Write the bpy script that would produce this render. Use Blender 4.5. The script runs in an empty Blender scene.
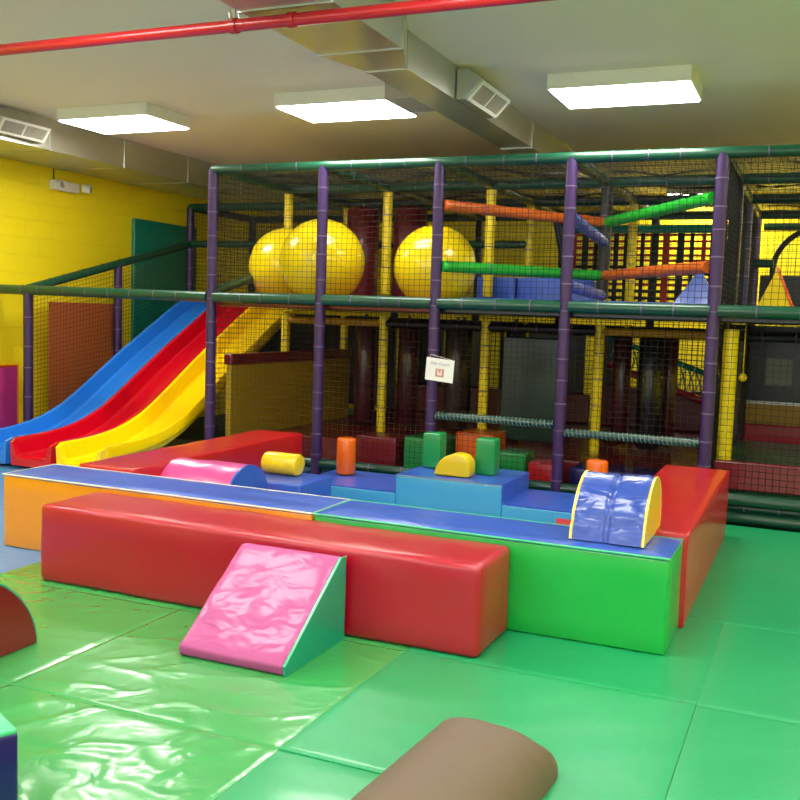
import bpy, bmesh, math, random
from mathutils import Vector, Matrix, noise
random.seed(7)
sc = bpy.context.scene
COL = sc.collection
PI = math.pi

# ---------------------------------------------------------------- materials
def lin(h):
    h = h.lstrip('#')
    c = [int(h[i:i+2], 16)/255 for i in (0, 2, 4)]
    return tuple((x/12.92 if x <= .04045 else ((x+.055)/1.055)**2.4) for x in c) + (1,)

_mats = {}
def mat(name, color, rough=.4, metal=0, bump=0, bscale=6, stretch=(1, 1, 1), coat=0, var=0, spec=.5, detail=2, fine=0):
    if name in _mats: return _mats[name]
    m = bpy.data.materials.new(name); m.use_nodes = True
    nt = m.node_tree; b = nt.nodes['Principled BSDF']
    c = lin(color) if isinstance(color, str) else color
    b.inputs['Base Color'].default_value = c
    b.inputs['Roughness'].default_value = rough
    b.inputs['Metallic'].default_value = metal
    b.inputs['Coat Weight'].default_value = coat
    b.inputs['Coat Roughness'].default_value = .12
    b.inputs['Specular IOR Level'].default_value = spec
    tc = nt.nodes.new('ShaderNodeTexCoord')
    mp = nt.nodes.new('ShaderNodeMapping'); mp.inputs['Scale'].default_value = stretch
    nt.links.new(tc.outputs['Object'], mp.inputs['Vector'])
    if var:
        n = nt.nodes.new('ShaderNodeTexNoise'); n.inputs['Scale'].default_value = 3; n.inputs['Detail'].default_value = 3
        nt.links.new(mp.outputs[0], n.inputs['Vector'])
        mx = nt.nodes.new('ShaderNodeMix'); mx.data_type = 'RGBA'
        mx.inputs['A'].default_value = tuple(x*(1-var) for x in c[:3]) + (1,)
        mx.inputs['B'].default_value = tuple(min(1, x*(1+var)) for x in c[:3]) + (1,)
        nt.links.new(n.outputs['Fac'], mx.inputs['Factor'])
        nt.links.new(mx.outputs['Result'], b.inputs['Base Color'])
    if bump:
        n = nt.nodes.new('ShaderNodeTexNoise'); n.inputs['Scale'].default_value = bscale
        n.inputs['Detail'].default_value = detail; n.inputs['Distortion'].default_value = .6
        nt.links.new(mp.outputs[0], n.inputs['Vector'])
        bp = nt.nodes.new('ShaderNodeBump'); bp.inputs['Strength'].default_value = bump
        bp.inputs['Distance'].default_value = .02
        nt.links.new(n.outputs['Fac'], bp.inputs['Height'])
        nt.links.new(bp.outputs[0], b.inputs['Normal'])
        nt.links.new(bp.outputs[0], b.inputs['Coat Normal'])
    _mats[name] = m
    return m

def vinyl(name, color, bump=.12, rough=.3, coat=.25, **k):
    color = tuple(x*.8 for x in lin(color)[:3])+(1,)
    return mat(name, color, rough=rough, coat=coat, bump=bump, bscale=k.pop('bscale', 5), var=k.pop('var', .05), **k)

def emis(name, color, s):
    m = bpy.data.materials.new(name); m.use_nodes = True
    b = m.node_tree.nodes['Principled BSDF']
    b.inputs['Base Color'].default_value = (.8, .8, .8, 1)
    b.inputs['Emission Color'].default_value = color
    b.inputs['Emission Strength'].default_value = s
    return m

V = dict(
 red=vinyl('red_vinyl', '#c41420'), redd=vinyl('deep_red_vinyl', '#b80c2b'), green=vinyl('bright_green_vinyl', '#12b345'),
 orange=vinyl('orange_vinyl', '#ee9410'), blue=vinyl('royal_blue_vinyl', '#3a62cc', bump=.25),
 cyan=vinyl('light_cyan_vinyl', '#4cb4dc'), teal=vinyl('teal_vinyl', '#0aa287'), pink=vinyl('pink_vinyl', '#bf4a92', bump=.5, bscale=9, stretch=(.7, 1.3, .7), rough=.5),
 pinks=vinyl('pink_smooth_vinyl', '#e0509c', bump=.25), yellow=vinyl('yellow_vinyl', '#f2d010', bump=.05),
 bluew=vinyl('blue_wrinkled_vinyl', '#3150b4', bump=.9, bscale=7, stretch=(.8, 1.4, 1.4)),
 og=vinyl('orange_foam_vinyl', '#f5690c', bump=.05), gbox=vinyl('leaf_green_vinyl', '#159a50', bump=.08),
 maroon=vinyl('maroon_vinyl', '#7c1220'), brown=vinyl('taupe_brown_vinyl', '#6f5c4b', bump=.05, rough=.62, coat=0),
 navy=vinyl('navy_vinyl', '#1d1568', bump=.2), mint=vinyl('mint_vinyl', '#4ccf92'),
 black=vinyl('black_vinyl', '#141419'), lblue=vinyl('pale_blue_mat_vinyl', '#5c9ad8', bump=.3),
 cord=mat('piping_cord', '#c9c7b2', rough=.5), cordy=mat('lime_piping', '#d9dc86', rough=.5),
 matg=vinyl('emerald_mat_vinyl', '#1ba063', bump=.10, rough=.36, bscale=3), matl=vinyl('grass_green_mat_vinyl', '#3da556', bump=.28, rough=.26, bscale=6, coat=.4),
 purple=mat('purple_padded_tube', '#331650', rough=.42, bump=.15, bscale=20, coat=.05), gtube=mat('forest_green_tube', '#06452f', rough=.34, coat=.2, bump=.1, bscale=16),
 dtube=mat('dark_green_tube', '#0b3a2c', rough=.3, coat=.3), ytube=mat('yellow_tube', '#f0d40c', rough=.35, coat=.2),
 otube=mat('orange_tube', '#cf621c', rough=.35, bump=.1, bscale=20), lgtube=mat('lime_green_tube', '#1fae30', rough=.35, bump=.1, bscale=20),
 btube=mat('blue_tube', '#3b4fb0', rough=.3), ktube=mat('black_tube', '#15161c', rough=.4), ntube=mat('navy_tube', '#1b2056', rough=.35),
 tealt=mat('teal_tube', '#0f9a94', rough=.3), tie=mat('cable_tie_nylon', '#65557a', rough=.5), net=mat('black_net_cord', '#0c0d0c', rough=.8),
 lace=mat('grey_green_lacing_cord', '#7a8e84', rough=.6),
 steel=mat('galvanised_steel', '#c6c9c2', rough=.3, metal=.8, bump=.12, bscale=2, var=.12), pipe=mat('red_pipe_paint', '#b0161f', rough=.3, coat=.3),
 white=mat('white_enamel', '#e6e6dc', rough=.4), ventm=mat('vent_louvre', '#a8a294', rough=.5), dark=mat('dark_gap', '#191919', rough=.8),
 ceil=mat('ceiling_paint', '#efe8cb', rough=.9, bump=.05, bscale=3), paper=mat('white_paper', '#eceee8', rough=.8), ink=mat('grey_ink', '#9a9cae', rough=.8),
 photo=mat('rose_print', '#c98c80', rough=.7), photo2=mat('pale_print', '#efd5ca', rough=.7),
 ballm=mat('yellow_ball_plastic', '#f7d90a', rough=.22, coat=.4), clothm=mat('orange_brown_mesh_cloth', '#a3511c', rough=.75, bump=.25, bscale=4),
 slideb=mat('blue_slide_plastic', '#2479dc', rough=.2, coat=.4), slider=mat('red_slide_plastic', '#c80520', rough=.2, coat=.4), slidey=mat('yellow_slide_plastic', '#fbd304', rough=.22, coat=.4),
 dgreen=vinyl('dark_green_pad_vinyl', '#12703c'), poster=mat('grey_blue_poster', '#9aa6b4', rough=.7), olive=vinyl('mustard_vinyl', '#c29a18', rough=.5),
 tealpad=vinyl('dark_teal_pad_vinyl', '#0a8a74', bump=.3, bscale=4, rough=.3),
 magenta=vinyl('magenta_pad_vinyl', '#d8409c'), strapr=mat('red_webbing', '#a82a22', rough=.7), strapk=mat('black_webbing', '#17171a', rough=.7),
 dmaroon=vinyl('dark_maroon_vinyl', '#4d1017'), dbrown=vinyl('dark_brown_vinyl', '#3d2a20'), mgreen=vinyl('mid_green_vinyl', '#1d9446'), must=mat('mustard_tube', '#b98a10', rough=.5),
 shaded_red=vinyl('shaded_red_vinyl', '#7d0b14'),  # red darkened in colour for the shading on the half-round block's end
 dorange=vinyl('dark_orange_vinyl', '#8a3412'),
 floor=mat('concrete_floor', '#4a5a60', rough=.7),
)
LIGHT = emis('fluorescent_diffuser', (1.0, .97, .88, 1), 16)

# yellow painted block wall
def block_wall():
    m = bpy.data.materials.new('yellow_painted_block'); m.use_nodes = True
    nt = m.node_tree; b = nt.nodes['Principled BSDF']
    b.inputs['Base Color'].default_value = lin('#ffe81e'); b.inputs['Roughness'].default_value = .42
    tc = nt.nodes.new('ShaderNodeTexCoord'); sep = nt.nodes.new('ShaderNodeSeparateXYZ')
    add = nt.nodes.new('ShaderNodeMath'); add.operation = 'ADD'
    cmb = nt.nodes.new('ShaderNodeCombineXYZ')
    nt.links.new(tc.outputs['Object'], sep.inputs[0])
    nt.links.new(sep.outputs['X'], add.inputs[0]); nt.links.new(sep.outputs['Y'], add.inputs[1])
    nt.links.new(add.outputs[0], cmb.inputs['X']); nt.links.new(sep.outputs['Z'], cmb.inputs['Y'])
    br = nt.nodes.new('ShaderNodeTexBrick'); nt.links.new(cmb.outputs[0], br.inputs['Vector'])
    br.inputs['Scale'].default_value = 1; br.inputs['Brick Width'].default_value = .4; br.inputs['Row Height'].default_value = .203
    br.inputs['Mortar Size'].default_value = .006; br.inputs['Mortar Smooth'].default_value = .6
    br.inputs['Color1'].default_value = (1, 1, 1, 1); br.inputs['Color2'].default_value = (1, 1, 1, 1); br.inputs['Mortar'].default_value = (0, 0, 0, 1)
    bp = nt.nodes.new('ShaderNodeBump'); bp.inputs['Strength'].default_value = .8; bp.inputs['Distance'].default_value = .006
    nt.links.new(br.outputs['Color'], bp.inputs['Height']); nt.links.new(bp.outputs[0], b.inputs['Normal'])
    return m
WALLM = block_wall()

# ---------------------------------------------------------------- objects
def base_of(bm):
    xs = [v.co.x for v in bm.verts]; ys = [v.co.y for v in bm.verts]; zs = [v.co.z for v in bm.verts]
    return Vector(((min(xs)+max(xs))/2, (min(ys)+max(ys))/2, min(zs)))

WPOS = {}
def obj(name, bm, m, parent=None, label=None, smooth=False):
    """link a bmesh (world coordinates) as one object; children sit relative to their parent's origin"""
    ms = m if isinstance(m, (list, tuple)) else [m]
    p = base_of(bm) if parent is None else WPOS[parent.name]
    bmesh.ops.recalc_face_normals(bm, faces=bm.faces)
    bmesh.ops.translate(bm, verts=bm.verts, vec=-p)
    me = bpy.data.meshes.new(name); bm.to_mesh(me); bm.free()
    for x in ms: me.materials.append(x)
    if smooth:
        for f in me.polygons: f.use_smooth = True
        try: me.set_sharp_from_angle(angle=math.radians(smooth if smooth is not True else 180))
        except Exception: pass
    o = bpy.data.objects.new(name, me); COL.objects.link(o)
    if parent is None: o.location = p
    else: o.parent = parent
    WPOS[o.name] = p
    if label: o['label'] = label
    return o

def tag(o, label, cat, group=None, kind=None):
    o['label'] = label; o['category'] = cat
    if group: o['group'] = group
    if kind: o['kind'] = kind
    return o

def thing(name, loc, label, cat, group=None):
    o = bpy.data.objects.new(name, None); COL.objects.link(o); o.location = loc
    o.empty_display_size = .1
    WPOS[o.name] = Vector(loc)
    return tag(o, label, cat, group)

def struct(name, bm, m, parent=None, label=None, **k):
    o = obj(name, bm, m, parent, label, **k)
    if parent is None: o['kind'] = 'structure'
    return o

# ---------------------------------------------------------------- shape helpers
def bx(x0, x1, y0, y1, z0, z1, bev=0, seg=3, bm=None, rot=None, piv=None, sub=0):
    t = bmesh.new()
    bmesh.ops.create_cube(t, size=1)
    for v in t.verts:
        v.co = Vector(((x0+x1)/2+v.co.x*(x1-x0), (y0+y1)/2+v.co.y*(y1-y0), (z0+z1)/2+v.co.z*(z1-z0)))
    if bev:
        bmesh.ops.bevel(t, geom=t.edges[:]+t.verts[:], offset=bev, segments=seg, affect='EDGES', profile=.5)
    if rot:
        p = Vector(piv) if piv else Vector(((x0+x1)/2, (y0+y1)/2, z0))
        bmesh.ops.rotate(t, verts=t.verts, cent=p, matrix=Matrix.Rotation(rot, 3, 'Z'))
    return merge(bm, t)

def merge(bm, t):
    if bm is None: return t
    me = bpy.data.meshes.new('tmp'); t.to_mesh(me); t.free(); bm.from_mesh(me); bpy.data.meshes.remove(me)
    return bm

def frame_of(d):
    d = d.normalized()
    u = Vector((0, 0, 1)) if abs(d.z) < .9 else Vector((0, 1, 0))
    a = d.cross(u).normalized(); b = d.cross(a).normalized()
    return a, b

def tube(p0, p1, r, n=12, bm=None, ties=0, caps=True, jitter=0, tr=.0035):
    """padded tube; ties = spacing of the nylon ties round it (second material slot)"""
    t = bm or bmesh.new()
    p0 = Vector(p0); p1 = Vector(p1); d = p1-p0; L = d.length
    a, b = frame_of(d); d.normalize()
    st = [(0, r, 0)]
    if ties:
        k = max(1, int(round(L/ties)))
        for i in range(1, k):
            s = L*i/k + random.uniform(-.25, .25)*ties*.6
            s = min(max(s, .03), L-.03)
            st += [(s-.006, r, 0), (s-.005, r+tr, 1), (s+.005, r+tr, 1), (s+.006, r, 0)]
        st = sorted(st, key=lambda q: q[0])
    st.append((L, r, 0))
    rings = []
    for s, rr, mi in st:
        c = p0+d*s
        rings.append(([t.verts.new(c+(a*math.cos(2*PI*j/n)+b*math.sin(2*PI*j/n))*rr) for j in range(n)], mi))
    for (A, ma), (B, mb) in zip(rings, rings[1:]):
        for j in range(n):
            f = t.faces.new((A[j], A[(j+1) % n], B[(j+1) % n], B[j]))
            f.material_index = 1 if (ma and mb) else 0
    if caps:
        t.faces.new(rings[0][0][::-1]); t.faces.new(rings[-1][0])
    return t

def polytube(pts, r, n=10, bm=None):
    t = bm or bmesh.new(); pts = [Vector(p) for p in pts]
    rings = []
    for i, p in enumerate(pts):
        d = (pts[min(i+1, len(pts)-1)]-pts[max(i-1, 0)])
        a, b = frame_of(d)
        rings.append([t.verts.new(p+(a*math.cos(2*PI*j/n)+b*math.sin(2*PI*j/n))*r) for j in range(n)])
    for A, B in zip(rings, rings[1:]):
        for j in range(n): t.faces.new((A[j], A[(j+1) % n], B[(j+1) % n], B[j]))
    t.faces.new(rings[0][::-1]); t.faces.new(rings[-1])
    return t

def strand(t, pts, w):
    """net cord: thin square section through pts"""
    rings = []
    for i, p in enumerate(pts):
        d = pts[min(i+1, len(pts)-1)]-pts[max(i-1, 0)]
        a, b = frame_of(d)
        rings.append([t.verts.new(p+q) for q in (a*w, b*w, -a*w, -b*w)])
    for A, B in zip(rings, rings[1:]):
        for j in range(4): t.faces.new((A[j], A[(j+1) % 4], B[(j+1) % 4], B[j]))

def net(p00, p10, p01, p11, pitch=.05, w=.0019, sag=.012, bm=None, seg=4):
    """knotted net between four corners"""
    t = bm or bmesh.new()
    p00, p10, p01, p11 = map(Vector, (p00, p10, p01, p11))
    nu = max(2, int(((p10-p00).length+(p11-p01).length)/2/pitch)); nv = max(2, int(((p01-p00).length+(p11-p10).length)/2/pitch))
    nrm = (p10-p00).cross(p01-p00).normalized(); s = random.random()*20
    def P(u, v):
        q = p00*(1-u)*(1-v)+p10*u*(1-v)+p01*(1-u)*v+p11*u*v
        e = min(1, 6*min(u, 1-u, v, 1-v))
        return q + e*sag*(nrm*noise.noise(Vector((u*3+s, v*3, 0)))*2+(p10-p00).normalized()*noise.noise(Vector((u*4, v*4+s, 3)))+(p01-p00).normalized()*noise.noise(Vector((u*4+s, v*4, 7)))*1.0)
    for i in range(nu+1):
        strand(t, [P(i/nu, j/seg) for j in range(seg+1)], w)
    for j in range(nv+1):
        strand(t, [P(i/seg, j/nv) for i in range(seg+1)], w)
    return t

def sheet(x0, x1, y0, y1, z0, ztop, nx, ny, fn, bm=None):
    """slab with a displaced upper surface"""
    t = bmesh.new()
    top = [[None]*(ny+1) for _ in range(nx+1)]
    for i in range(nx+1):
        for j in range(ny+1):
            x = x0+(x1-x0)*i/nx; y = y0+(y1-y0)*j/ny
            top[i][j] = t.verts.new((x, y, ztop+fn(x, y)))
    for i in range(nx):
        for j in range(ny): t.faces.new((top[i][j], top[i+1][j], top[i+1][j+1], top[i][j+1]))
    ring = [top[i][0] for i in range(nx+1)]+[top[nx][j] for j in range(1, ny+1)]+[top[i][ny] for i in range(nx-1, -1, -1)]+[top[0][j] for j in range(ny-1, 0, -1)]
    low = [t.verts.new((v.co.x, v.co.y, z0)) for v in ring]
    for k in range(len(ring)):
        k2 = (k+1) % len(ring); t.faces.new((ring[k2], ring[k], low[k], low[k2]))
    t.faces.new(low)
    return merge(bm, t)

def prism(profile, axis, a0, a1, bev=0, seg=2, bm=None):
    """profile: list of (u,z); axis 'X' -> profile in YZ swept over x, axis 'Y' -> profile in XZ swept over y"""
    t = bmesh.new()
    def P(u, z, a): return (a, u, z) if axis == 'X' else (u, a, z)
    A = [t.verts.new(P(u, z, a0)) for u, z in profile]; B = [t.verts.new(P(u, z, a1)) for u, z in profile]
    n = len(profile)
    for i in range(n): t.faces.new((A[i], A[(i+1) % n], B[(i+1) % n], B[i]))
    t.faces.new(A[::-1]); t.faces.new(B)
    if bev:
        bmesh.ops.recalc_face_normals(t, faces=t.faces)
        es = [e for e in t.edges if e.calc_face_angle(0) > .6]
        bmesh.ops.bevel(t, geom=es, offset=bev, segments=seg, affect='EDGES', profile=.5)
    return merge(bm, t)

def half_profile(c, w, h, z0, n=20, p=2.0):
    """flat-bottomed dome, width w, height h"""
    out = []
    for i in range(n+1):
        a = PI*i/n
        cu = math.cos(a); su = math.sin(a)
        out.append((c+w/2*abs(cu)**(2/p)*(1 if cu >= 0 else -1), z0+h*abs(su)**(2/p)))
    return out

def uv_lathe(cx, cy, prof, n=32, bm=None):
    t = bm or bmesh.new(); rings = []
    for r, z in prof:
        if r < 1e-5: rings.append([t.verts.new((cx, cy, z))])
        else: rings.append([t.verts.new((cx+r*math.cos(2*PI*j/n), cy+r*math.sin(2*PI*j/n), z)) for j in range(n)])
    for A, B in zip(rings, rings[1:]):
        for j in range(n):
            j2 = (j+1) % n
            if len(A) == 1: t.faces.new((A[0], B[j], B[j2]))
            elif len(B) == 1: t.faces.new((A[j], A[j2], B[0]))
            else: t.faces.new((A[j], A[j2], B[j2], B[j]))
    return t

def rotz(bm, ang, cent):
    bmesh.ops.rotate(bm, verts=bm.verts, cent=Vector(cent), matrix=Matrix.Rotation(ang, 3, 'Z')); return bm

# ---------------------------------------------------------------- the room
CZ = 3.42; XL = -8.3; XR = 5.2; YB = 14.5; YF = -3.6
struct('floor', bx(XL, XR, YF, YB, -.16, -.06), V['floor'])
struct('ceiling', bx(XL, XR, YF, YB, CZ, CZ+.1), V['ceil'])
struct('wall_left', bx(XL-.15, XL, YF, YB, -.16, CZ+.1), WALLM)
struct('wall_back', bx(XL-.15, XR+.15, YB, YB+.15, -.16, CZ+.1), WALLM)
struct('wall_right', bx(XR, XR+.15, YF, YB, -.16, CZ+.1), WALLM)
b = bx(XL-.15, XR+.15, YF-.15, YF, -.16, .75); bx(XL-.15, XR+.15, YF-.15, YF, 2.75, CZ+.1, bm=b)
wx = [(-7.6, -4.9), (-4.6, -1.9), (-1.3, 1.4), (1.7, 4.4)]  # window openings added behind the camera to brighten ceiling and walls
ed = [XL-.15]+[q for p in wx for q in p]+[XR+.15]
for k in range(0, len(ed), 2): bx(ed[k], ed[k+1], YF-.15, YF, .75, 2.75, bm=b)
struct('wall_front', b, V['ceil'])
for k, (xa, xb) in enumerate(wx):
    b = bx(xa, xb, YF-.1, YF-.04, .75, .81); bx(xa, xb, YF-.1, YF-.04, 2.69, 2.75, bm=b)
    bx(xa, xa+.06, YF-.1, YF-.04, .81, 2.69, bm=b); bx(xb-.06, xb, YF-.1, YF-.04, .81, 2.69, bm=b); bx((xa+xb)/2-.03, (xa+xb)/2+.03, YF-.1, YF-.04, .81, 2.69, bm=b)
    struct('added_window_%d' % (k+1), b, V['white'])

# lights
LX = {-6.35: 'left', -3.92: 'middle', -1.5: 'right', .95: 'outer right', 3.4: 'far right'}
def lamp(x, y, label, z=3.3):
    t = thing('ceiling_light', (x, y, z), label, 'ceiling light', 'fluorescent ceiling lights')
    w, d = .535, .345
    b = bx(x-w, x+w, y-d, y+d, z+.006, CZ-.001, bev=.003, seg=1)
    obj('housing', b, V['white'], t)
    obj('diffuser', bx(x-w+.018, x+w-.018, y-d+.018, y+d-.018, z-.004, z+.006), LIGHT, t)
rowname = {-2.4: 'nearest the front wall', .7: 'second row from the front wall', 3.8: 'just in front of the red pipe', 7.68: '', 10.9: 'added above the second row of the climbing frame to brighten the back wall', 13.95: 'added above the rear of the climbing frame to brighten the back wall'}  # the two rows behind the frame's front are added to brighten the back wall
named = {(-6.35, 7.68): 'glowing rectangular ceiling light at the left, next to the wall duct',
         (-3.92, 7.68): 'glowing rectangular ceiling light in the middle, left of the central duct',
         (-1.5, 7.68): 'glowing rectangular ceiling light right of the central duct'}
for x in LX:
    for y in rowname:
        if (y == 10.9 and x < .5) or (y == 13.95 and x < -3): continue
        lb = named.get((x, y)) or 'white box ceiling light, %s column, %s' % (LX[x], rowname[y] or 'above the front of the climbing frame')
        lamp(x, y, lb)

# ducts
def duct_seam(x0, x1, y, z0, z1, w=.02, e=.008): return bx(x0-e, x1+e, y-w, y+w, z0-e, z1)
def central_duct():
    t = thing('air_duct', (-2.75, 6, CZ), 'galvanised duct crossing the middle of the ceiling, stepping narrower beyond the red pipe', 'duct')
    b = bmesh.new()
    sec = [(YF+.01, -3.02, -2.45, 3.17), (5.55, -3.02, -2.45, 3.17), (5.96, -2.91, -2.615, 3.17), (YB-.01, -2.91, -2.615, 3.17)]
    rings = [[b.verts.new((xa, y, zb)), b.verts.new((xb, y, zb)), b.verts.new((xb, y, CZ-.002)), b.verts.new((xa, y, CZ-.002))] for y, xa, xb, zb in sec]
    for r in rings:
        pass
    vs = []
    for A, B in zip(rings, rings[1:]):
        for j in range(4): b.faces.new((A[j], A[(j+1) % 4], B[(j+1) % 4], B[j]))
    b.faces.new(rings[0]); b.faces.new(rings[-1][::-1])
    obj('duct_body', b, V['steel'], t)
    for y in (1.5, 3.2, 4.6, 5.52): obj('duct_seam', duct_seam(-3.02, -2.45, y, 3.17, CZ-.003, .012), V['steel'], t)
    for y in (5.98, 9.0, 10.6, 12.4): obj('duct_seam', duct_seam(-2.91, -2.615, y, 3.17, CZ-.003, .012), V['steel'], t)
    return t
central_duct()

def scoop(x0, y0, y1, z0, z1, depth, label, side=1):
    """box on a duct face with a register tilted down; side +1 faces +X"""
    t = thing('air_vent', (x0, (y0+y1)/2, z0), label, 'air vent')
    prof = [(x0, z1), (x0+side*depth*.45, z1), (x0+side*depth, z0+(z1-z0)*.62), (x0+side*depth*.35, z0), (x0, z0)]
    obj('scoop_box', prism(prof, 'Y', y0, y1), V['steel'], t)
    A = Vector((prof[2][0], 0, prof[2][1])); B = Vector((prof[3][0], 0, prof[3][1]))
    d = B-A; nrm = Vector((-d.z, 0, d.x)).normalized()*(1 if side > 0 else -1)
    if nrm.z > 0: nrm = -nrm
    def slab(u0, u1, ya, yb, e0, e1, b):
        tt = bmesh.new(); vs = []
        for e in (e0, e1):
            for u, y in ((u0, ya), (u1, ya), (u1, yb), (u0, yb)):
                q = A+d*u+nrm*e; vs.append(tt.verts.new((q.x, y, q.z)))
        tt.faces.new(vs[:4]); tt.faces.new(vs[4:])
        for j in range(4): tt.faces.new((vs[j], vs[(j+1) % 4], vs[4+(j+1) % 4], vs[4+j]))
        return merge(b, tt)
    b = bmesh.new(); m = .03
    ya, yb = y0+.02, y1-.02
    b = slab(.02, .15, ya, yb, .001, .014, b); b = slab(.85, .98, ya, yb, .001, .014, b)
    b = slab(.15, .85, ya, ya+m, .001, .014, b); b = slab(.15, .85, yb-m, yb, .001, .014, b)
    b = slab(.15, .85, (ya+yb)/2-.008, (ya+yb)/2+.008, .001, .012, b)
    obj('register_frame', b, V['white'], t)
    b = bmesh.new()
    n = 16
    for k in range(n):
        yy = ya+m+(yb-ya-2*m)*(k+.5)/n
        b = slab(.16, .84, yy-.004, yy+.004, .001, .009, b)
    obj('louvre', b, V['ventm'], t)
    obj('backing', slab(.15, .85, ya+m, yb-m, .0005, .002, bmesh.new()), V['ventm'], t)
scoop(-2.607, 6.9, 7.62, 3.17, 3.39, .2, 'square white vent on the right side of the central duct')
# wall duct
t = thing('air_duct', (-7.8, 8, 3.1), 'galvanised duct running along the top of the yellow left wall', 'duct')
obj('duct_body', bx(-8.29, -7.35, YF+.01, YB-.01, 3.105, CZ-.002), V['steel'], t)
for y in (7.75, 8.9, 10.1, 11.3, 12.5): obj('duct_seam', duct_seam(-8.28, -7.35, y, 3.105, CZ-.003, .012), V['steel'], t)
scoop(-7.342, 6.95, 7.6, 3.15, 3.37, .15, 'white rimmed vent on the duct above the yellow wall')
# small dark duct box left of the central duct
tag(obj('duct_branch', bx(-3.18, -2.93, 6.85, 7.35, 3.19, 3.4, bev=.01), V['ventm']), 'small dark vent box on the left side of the central duct', 'air vent')

# red sprinkler pipe
t = thing('sprinkler_pipe', (-3, 4.65, 3.1), 'glossy red pipe crossing under the ceiling from wall to wall', 'pipe')
b = tube((-7.3, 4.65, 3.115), (XR-.02, 4.65, 3.115), .034, n=16)
obj('pipe', b, V['pipe'], t, smooth=40)
for x in (-5.6, -2.985, -1.2):
    pass
for x in (-3.09, -2.72, -5.6, .6):
    b = tube((x-.022, 4.65, 3.115), (x+.022, 4.65, 3.115), .042, n=16)
    obj('pipe_clamp', b, V['pipe'], t, smooth=40)
for x in (-3.09, -5.6, .6):
    z1 = 3.17 if -3.02 < x < -2.4 else CZ
    b = tube((x, 4.65, 3.13), (x, 4.65, z1-.002), .008, n=8)
    polytube([(x, 4.65+.05*math.cos(a), 3.17+.05*math.sin(a)) for a in [PI*2*i/14 for i in range(14)]], .007, n=6, bm=b)
    obj('pipe_hanger', b, V['steel'], t)

# emergency light on left wall
t = thing('emergency_light', (XL, 8.95, 2.86), 'white twin-head emergency light on the yellow wall', 'emergency light')
obj('housing', bx(XL+.001, XL+.1, 8.72, 9.12, 2.86, 2.97, bev=.012), V['white'], t, smooth=40)
for y in (8.8, 9.2):
    b = tube((XL+.07, y, 2.93), (XL+.15, y+(.05 if y > 9 else -.02), 2.92), .05, n=16)
    h = obj('lamp_head', b, V['white'], t, smooth=40)
    b = tube((XL+.15, y+(.05 if y > 9 else -.02), 2.92), (XL+.156, y+(.052 if y > 9 else -.02), 2.92), .04, n=16)
    obj('lens', b, V['ventm'], h, smooth=40)
obj('conduit', tube((XL+.012, 8.79, 2.97), (XL+.012, 8.79, 3.1), .006, n=8), V['dark'], t)

# pads on the left wall
tag(obj('wall_pad', bx(XL+.003, XL+.06, 10.18, 11.55, .9, 2.68, bev=.02), V['tealpad'], smooth=40), 'dark teal vinyl pad fixed high on the yellow wall behind the slides', 'wall pad')
t = thing('wall_pad', (XL, 7.5, -.05), 'magenta pad with orange edging low on the yellow wall at far left', 'wall pad')
obj('pad', bx(XL+.003, XL+.08, 6.7, 8.17, -.0, .83, bev=.02), V['magenta'], t, smooth=40)
b = polytube([(XL+.07, 8.175, 0), (XL+.07, 8.175, .835), (XL+.07, 6.7, .835)], .014, n=6)
obj('edging', b, V['og'], t)

# ---------------------------------------------------------------- floor mats
def matfn(x0, x1, y0, y1, amp, seed, ang):
    ca, sa = math.cos(ang), math.sin(ang)
    def f(x, y):
        e = min(x-x0, x1-x, y-y0, y1-y)
        edge = -.0035*max(0, 1-e/.02)**2
        u = (x*ca+y*sa); v = (-x*sa+y*ca)
        w = Vector((u*1.8, v*5.2, seed))
        n1 = noise.noise(w+Vector((noise.noise(Vector((x*2, y*2, seed+5))), 0, 0))*1.2)
        r = (1-abs(n1)*2.2); r = max(0, r)**4
        n2 = noise.noise(Vector((x*5, y*5, seed+9)))
        return edge + amp*(r*.9+n2*.35-.4)*min(1, e/.06)
    return f
def floor_mat(x0, x1, y0, y1, m, label, amp=.0012, seed=0, ang=.5, n=60, z=0):
    g = .0005
    b = sheet(x0+g, x1-g, y0+g, y1-g, -.058, z, n, n, matfn(x0+g, x1-g, y0+g, y1-g, amp, seed, ang))
    tag(obj('floor_mat', b, m, smooth=50), label, 'floor mat', 'vinyl floor mats')
AX, BX_, CX, DX, EX = -4.2, -2.93, -1.66, -.36, 2.4
ml, mg = V['matl'], V['matg']
floor_mat(AX, BX_, .6, 2.86, ml, 'grass green floor mat under the navy corner block', .003, 1, .4)
floor_mat(BX_, CX, .6, 2.86, ml, 'crinkled grass green floor mat at the bottom, brightest with reflections', .0055, 2, .9, 90)
floor_mat(CX, DX, .6, 2.86, mg, 'emerald floor mat under the brown bolster', .0018, 3)
floor_mat(DX, EX, .6, 2.86, mg, 'emerald floor mat at the bottom right corner', .0015, 4)
floor_mat(AX, BX_, 2.86, 4.0, ml, 'grass green floor mat under the red quarter-round block', .002, 5, .1)
floor_mat(BX_, CX, 2.86, 4.0, ml, 'grass green floor mat under the pink wedge', .0036, 6, .3, 90)
floor_mat(CX, DX, 2.86, 4.0, mg, 'emerald floor mat in front of the green block, its left edge crinkled', .0016, 7, z=.004)
floor_mat(DX, EX, 2.86, 4.0, mg, 'emerald floor mat at the right edge, second from the bottom', .0025, 8)
floor_mat(AX, BX_, 4.0, 5.2, ml, 'lime tinged floor mat showing at the left end of the long red beam', .002, 9)
floor_mat(BX_, CX, 4.0, 5.2, ml, 'floor mat mostly hidden under the long red beam', .001, 10, n=20)
floor_mat(CX, DX, 4.0, 5.2, mg, 'emerald floor mat under the bright green block', .0016, 11)
floor_mat(DX, EX, 4.0, 5.2, mg, 'emerald floor mat at the right edge, third from the bottom', .0016, 12)
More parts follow.
